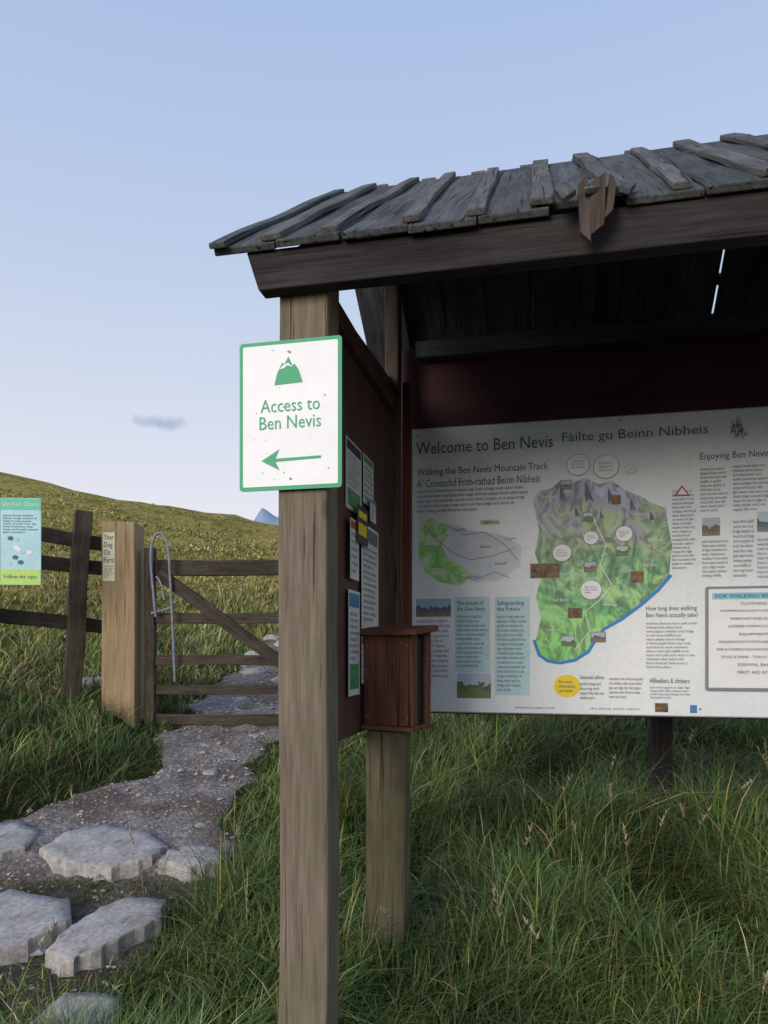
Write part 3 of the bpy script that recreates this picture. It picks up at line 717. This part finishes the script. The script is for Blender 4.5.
for i,(s,wd) in enumerate([('CLOTHING',.08),('WATERPROOF JACKET AND TROUSERS',.21),('WARM HAT AND GLOVES',.15),('LAYERED WARM CLOTHES',.16),('EQUIPMENT',.09),('WALKING BOOTS WITH ANKLE SUPPORT',.22),('MAP & COMPASS PLUS KNOWLEDGE OF USE',.23),('FOOD & DRINK - TORCH - WHISTLE',.2),('SURVIVAL BAG',.1),('FIRST AID KIT',.1)]):
    hh=.009 if wd>.11 else .010; cxm=(fx0+fx1)/2
    text('notice_line_%d'%i,s,cxm-wd/2,cxm+wd/2,zz-hh,zz,-0.0155,m_ink,BD); zz-=.0275 if i in(3,) else .0255
for i,(u,v) in enumerate([(418,436),(418,705),(620,420),(700,709)]):
    x_,z_=bs(u,v); disc('board_screw_%d'%i,x_,z_,.004,.004,-0.003,m_screw,BD)

# ------------------------------------------------------------ leaflet box on post
rb=math.radians(-25)
LB=empty('leaflet_box',(0.0815,2.156,-0.2244),rb)
wq,dq,hq=.158,.140,.268
for i in range(2):
    box('front_panel_%d'%i,(wq/2-.001,.014,hq),(-wq+wq/4+i*wq/2,.007,hq/2),'leaflet',LB,jit=.0008,bevel=.002)
box('left_panel',(.012,dq-.016,hq),(-wq+.006,.015+(dq-.016)/2,hq/2),'leaflet',LB,bevel=.003)
box('back_panel',(wq,.012,hq+.018),(-wq/2,dq+.007,hq/2+.009),'leaflet',LB,bevel=.003)
box('base_panel',(wq+.010,dq+.018,.014),(-wq/2,dq/2,-.008),'leaflet',LB,bevel=.003)
box('right_frame_front',(.012,.031,hq),(-.0065,.031,hq/2),'leaflet',LB,bevel=.003)
box('right_frame_back',(.012,.026,hq),(-.0065,dq-.016,hq/2),'leaflet',LB,bevel=.003)
box('right_door',(.007,.088,hq-.018),(-.016,.079,hq/2),'beam',LB,bevel=.001)
box('door_slot',(.0035,.010,.08),(-.0105,.055,hq*.55),None,LB,mat=m_paper,bevel=0)
box('lid',(wq+.040,dq+.05,.018),(-wq/2+.002,dq/2-.005,hq+.016),'leaflet',LB,rot=(math.radians(5),0,0),bevel=.004,jit=.001)
for i,(x_,z_) in enumerate([(-.013,.026),(-.013,.238),(-.145,.026),(-.145,.238)]): disc('nail_%d'%i,x_,z_,.0026,.0026,-0.002,m_screw,LB)
gp=float(height(0.01,2.24))-.3
pst=box('support_post',(.119,.097,-.242-gp),(0.0,0.0,0),'boxpost',None,jit=.0022,bevel=.005)
pst.parent=LB
inv=(Matrix.Translation(LB.location)@Matrix.Rotation(rb,4,'Z')).inverted()
pst.location=inv@Vector((0.012,2.24,(-.242+gp)/2)); pst.rotation_euler=(0,0,-TH-rb)

# ------------------------------------------------------------ gate, gate post, fence
GP=empty('gate_post',(-1.585,4.5,0))
zg=float(height(-1.58,4.5))-.4
box('post_shaft',(.20,.18,.765-zg),(0,0,(.765+zg)/2),'newpost',GP,bevel=.008,jit=.0012)
quad('dog_plate',-.088,-.018,.41,.70,-.0935,flat('plate_cream',(0.62,0.60,0.42),.5),GP,thick=.002)
text('plate_text','Your\nDog\nOn\nFarm',-.084,-.022,.52,.69,-.0945,m_ink,GP); text('plate_text_2',para(6,12),-.082,-.024,.43,.505,-.0945,m_grey,GP)
GT=empty('field_gate',(-1.42,4.5,0))
box('hinge_stile',(.06,.06,1.07),(0,0,.085),'fence',GT,jit=.002)
box('latch_stile',(.06,.06,1.0),(1.0,0,.05),'fence',GT,jit=.002)
for nm,z0,z1 in (('top_rail',.452,.545),('rail_4',.16,.225),('rail_3',-.09,-.03),('rail_2',-.27,-.212),('rail_1',-.455,-.392)):
    box(nm,(.94,.035,z1-z0),(.50,0,(z0+z1)/2),'fence',GT,jit=.002)
beam_between('brace',(.06,-.03,.46),(.97,-.03,-.20),.03,.075,'fence',GT,roll=0)
m_steel=flat('galvanised_steel',(0.20,0.24,0.29),0.4,0.3,40,0.5)
def tube(nm,pts,r,parent):
    cu=bpy.data.curves.new(nm,'CURVE'); cu.dimensions='3D'; sp=cu.splines.new('NURBS'); sp.points.add(len(pts)-1)
    for p,q in zip(sp.points,pts): p.co=(*q,1)
    sp.use_endpoint_u=True; sp.order_u=3; cu.bevel_depth=r; cu.bevel_resolution=3; cu.materials.append(m_steel)
    return link(bpy.data.objects.new(nm,cu),parent)
tube('latch_handle',[(.05,-.06,.20),(.03,-.06,.40),(.02,-.07,.60),(.05,-.07,.70),(.10,-.07,.70),(.13,-.07,.62),(.14,-.065,.40),(.155,-.06,.1),(.165,-.06,-.19)],.008,GT)
tube('latch_rod',[(.02,-.05,.22),(.10,-.05,.24),(.15,-.05,.26)],.007,GT)
tube('latch_hook',[(.05,-.05,.44),(.09,-.06,.42),(.10,-.06,.30)],.006,GT)
RG=empty('gate_post',(-.34,4.52,0))
zg=float(height(-.34,4.52))-.4
box('post_shaft',(.14,.14,.70-zg),(0,0,(.70+zg)/2),'fence',RG,jit=.003,bevel=.008)

FN=empty('wooden_fence',(0,0,0))
beam_between('post_1',(-1.93,4.52,-.6),(-1.855,4.56,.85),.13,.10,'fence',FN,jit=.004)
beam_between('post_2',(-2.36,4.18,-.6),(-2.22,4.23,.80),.11,.10,'fence',FN,jit=.004)
beam_between('post_3',(-3.3,3.5,-1.0),(-3.28,3.5,.68),.12,.10,'fence',FN,jit=.004)
beam_between('post_4',(-4.5,2.6,-1.3),(-4.5,2.6,.55),.12,.10,'fence',FN,jit=.004)
beam_between('post_5',(-1.72,4.72,-.6),(-1.70,4.72,.62),.10,.08,'fence',FN,jit=.004)
for i,(za,zb,zc) in enumerate([(.55,.76,.66),(.40,.585,.50),(-.02,.27,.13)]):
    beam_between('rail_a_%d'%i,(-2.75,3.98,zb),(-1.66,4.74,zc),.03,.085,'fence',FN,jit=.004,roll=0)
    beam_between('rail_b_%d'%i,(-4.7,2.5,za),(-2.76,3.97,zb),.03,.085,'fence',FN,jit=.004)
FS=empty('farm_information_sign',(-2.09,4.03,.355),math.radians(4))
m_cy=flat('sign_pale_cyan',(0.44,0.72,0.80),.4,.1,8)
quad('sign_plate',0,.215,0,.475,0,m_cy,FS,thick=.006,r=.004)
quad('lime_strip',0.002,.213,.002,.085,-.0012,flat('lime',(0.50,0.74,0.18)),FS)
quad('head_strip',0.002,.213,.41,.473,-.0012,flat('light_green',(0.14,0.60,0.40)),FS)
text('sign_head','Glen Nevis Closure',.012,.20,.43,.452,-.0025,m_white,FS)
text('sign_body',para(7,22),.015,.20,.28,.385,-.0025,m_teal,FS)
text('sign_foot','Follow the signs',.02,.195,.03,.055,-.0025,m_teal,FS)
for i in range(9):
    x_=random.uniform(.03,.16); z_=random.uniform(.11,.25)
    poly('sheep_drawing_%d'%i,[(x_,z_),(x_+.02,z_-.004),(x_+.03,z_+.012),(x_+.014,z_+.022),(x_-.004,z_+.014)],-.0016-i*.0001,[m_white,m_pale,m_teal][i%3],FS)

# ------------------------------------------------------------ world, sun, camera
EL=math.radians(18); AZ=math.radians(214)
w=bpy.data.worlds.new('World'); scene.world=w; w.use_nodes=True
nt=w.node_tree; nt.nodes.clear()
out=N(nt,'ShaderNodeOutputWorld'); bg=N(nt,'ShaderNodeBackground'); bg.inputs[1].default_value=0.15
sky=N(nt,'ShaderNodeTexSky',sky_type='NISHITA'); sky.sun_disc=False; sky.sun_elevation=EL; sky.sun_rotation=AZ
sky.air_density=1.0; sky.dust_density=0.6; sky.ozone_density=1.6
tc=N(nt,'ShaderNodeTexCoord'); sp=N(nt,'ShaderNodeSeparateXYZ'); nt.links.new(tc.outputs['Generated'],sp.inputs[0])
hz=ramp(nt,sp.outputs['Z'],[(0.0,(1.0,0.92,0.97)),(0.16,(0.96,0.92,0.98)),(0.28,(0.82,0.86,0.98)),(0.45,(0.64,0.75,0.97)),(0.70,(0.46,0.61,0.93)),(1.0,(0.36,0.53,0.90))])
hs=N(nt,'ShaderNodeVectorMath',operation='SCALE'); nt.links.new(hz.outputs[0],hs.inputs[0]); hs.inputs['Scale'].default_value=6.1
base=mixc(nt,'MIX',0.85,sky.outputs[0],hs.outputs[0])
def vec(u,v): return Vector(((u-384)/740.,1,(650-v)/740.)).normalized()
cd=vec(160,423)
sb=N(nt,'ShaderNodeVectorMath',operation='SUBTRACT'); nt.links.new(tc.outputs['Generated'],sb.inputs[0]); sb.inputs[1].default_value=cd
nz=N(nt,'ShaderNodeTexNoise',i_Scale=40.0,i_Detail=5.0); nt.links.new(tc.outputs['Generated'],nz.inputs['Vector'])
ml=N(nt,'ShaderNodeVectorMath',operation='MULTIPLY'); nt.links.new(sb.outputs[0],ml.inputs[0]); ml.inputs[1].default_value=(30,30,110)
le=N(nt,'ShaderNodeVectorMath',operation='LENGTH'); nt.links.new(ml.outputs[0],le.inputs[0])
ad=N(nt,'ShaderNodeMath',operation='MULTIPLY_ADD'); ad.inputs[1].default_value=1.6; nt.links.new(nz.outputs[0],ad.inputs[0]); nt.links.new(le.outputs['Value'],ad.inputs[2])
mrc=N(nt,'ShaderNodeMapRange'); mrc.inputs['From Min'].default_value=1.1; mrc.inputs['From Max'].default_value=1.9; mrc.inputs['To Min'].default_value=0.6; mrc.inputs['To Max'].default_value=0.0
nt.links.new(ad.outputs[0],mrc.inputs[0])
cc=mixc(nt,'MIX',mrc.outputs[0],base,(1.9,2.4,3.6))
nt.links.new(cc,bg.inputs[0]); nt.links.new(bg.outputs[0],out.inputs[0])
sl_=bpy.data.lights.new('sun','SUN'); sl_.energy=2.3; sl_.angle=math.radians(30); sl_.color=(1,0.88,0.74)
so=bpy.data.objects.new('sun',sl_); link(so)
S=Vector((math.sin(AZ)*math.cos(EL),math.cos(AZ)*math.cos(EL),math.sin(EL)))
so.rotation_mode='QUATERNION'; so.rotation_quaternion=S.to_track_quat('Z','Y'); so.location=S*30

cam=bpy.data.cameras.new('camera'); co=bpy.data.objects.new('camera',cam); link(co)
cam.sensor_fit='VERTICAL'; cam.sensor_height=36; cam.lens=36*740/1024.; cam.clip_start=0.05; cam.clip_end=20000
co.location=(0,0,0); co.rotation_euler=(math.pi/2,0,0); cam.shift_y=(650-512)/1024.
scene.camera=co
scene.view_settings.view_transform='Standard'; scene.view_settings.look='None'; scene.view_settings.exposure=0; scene.view_settings.gamma=1
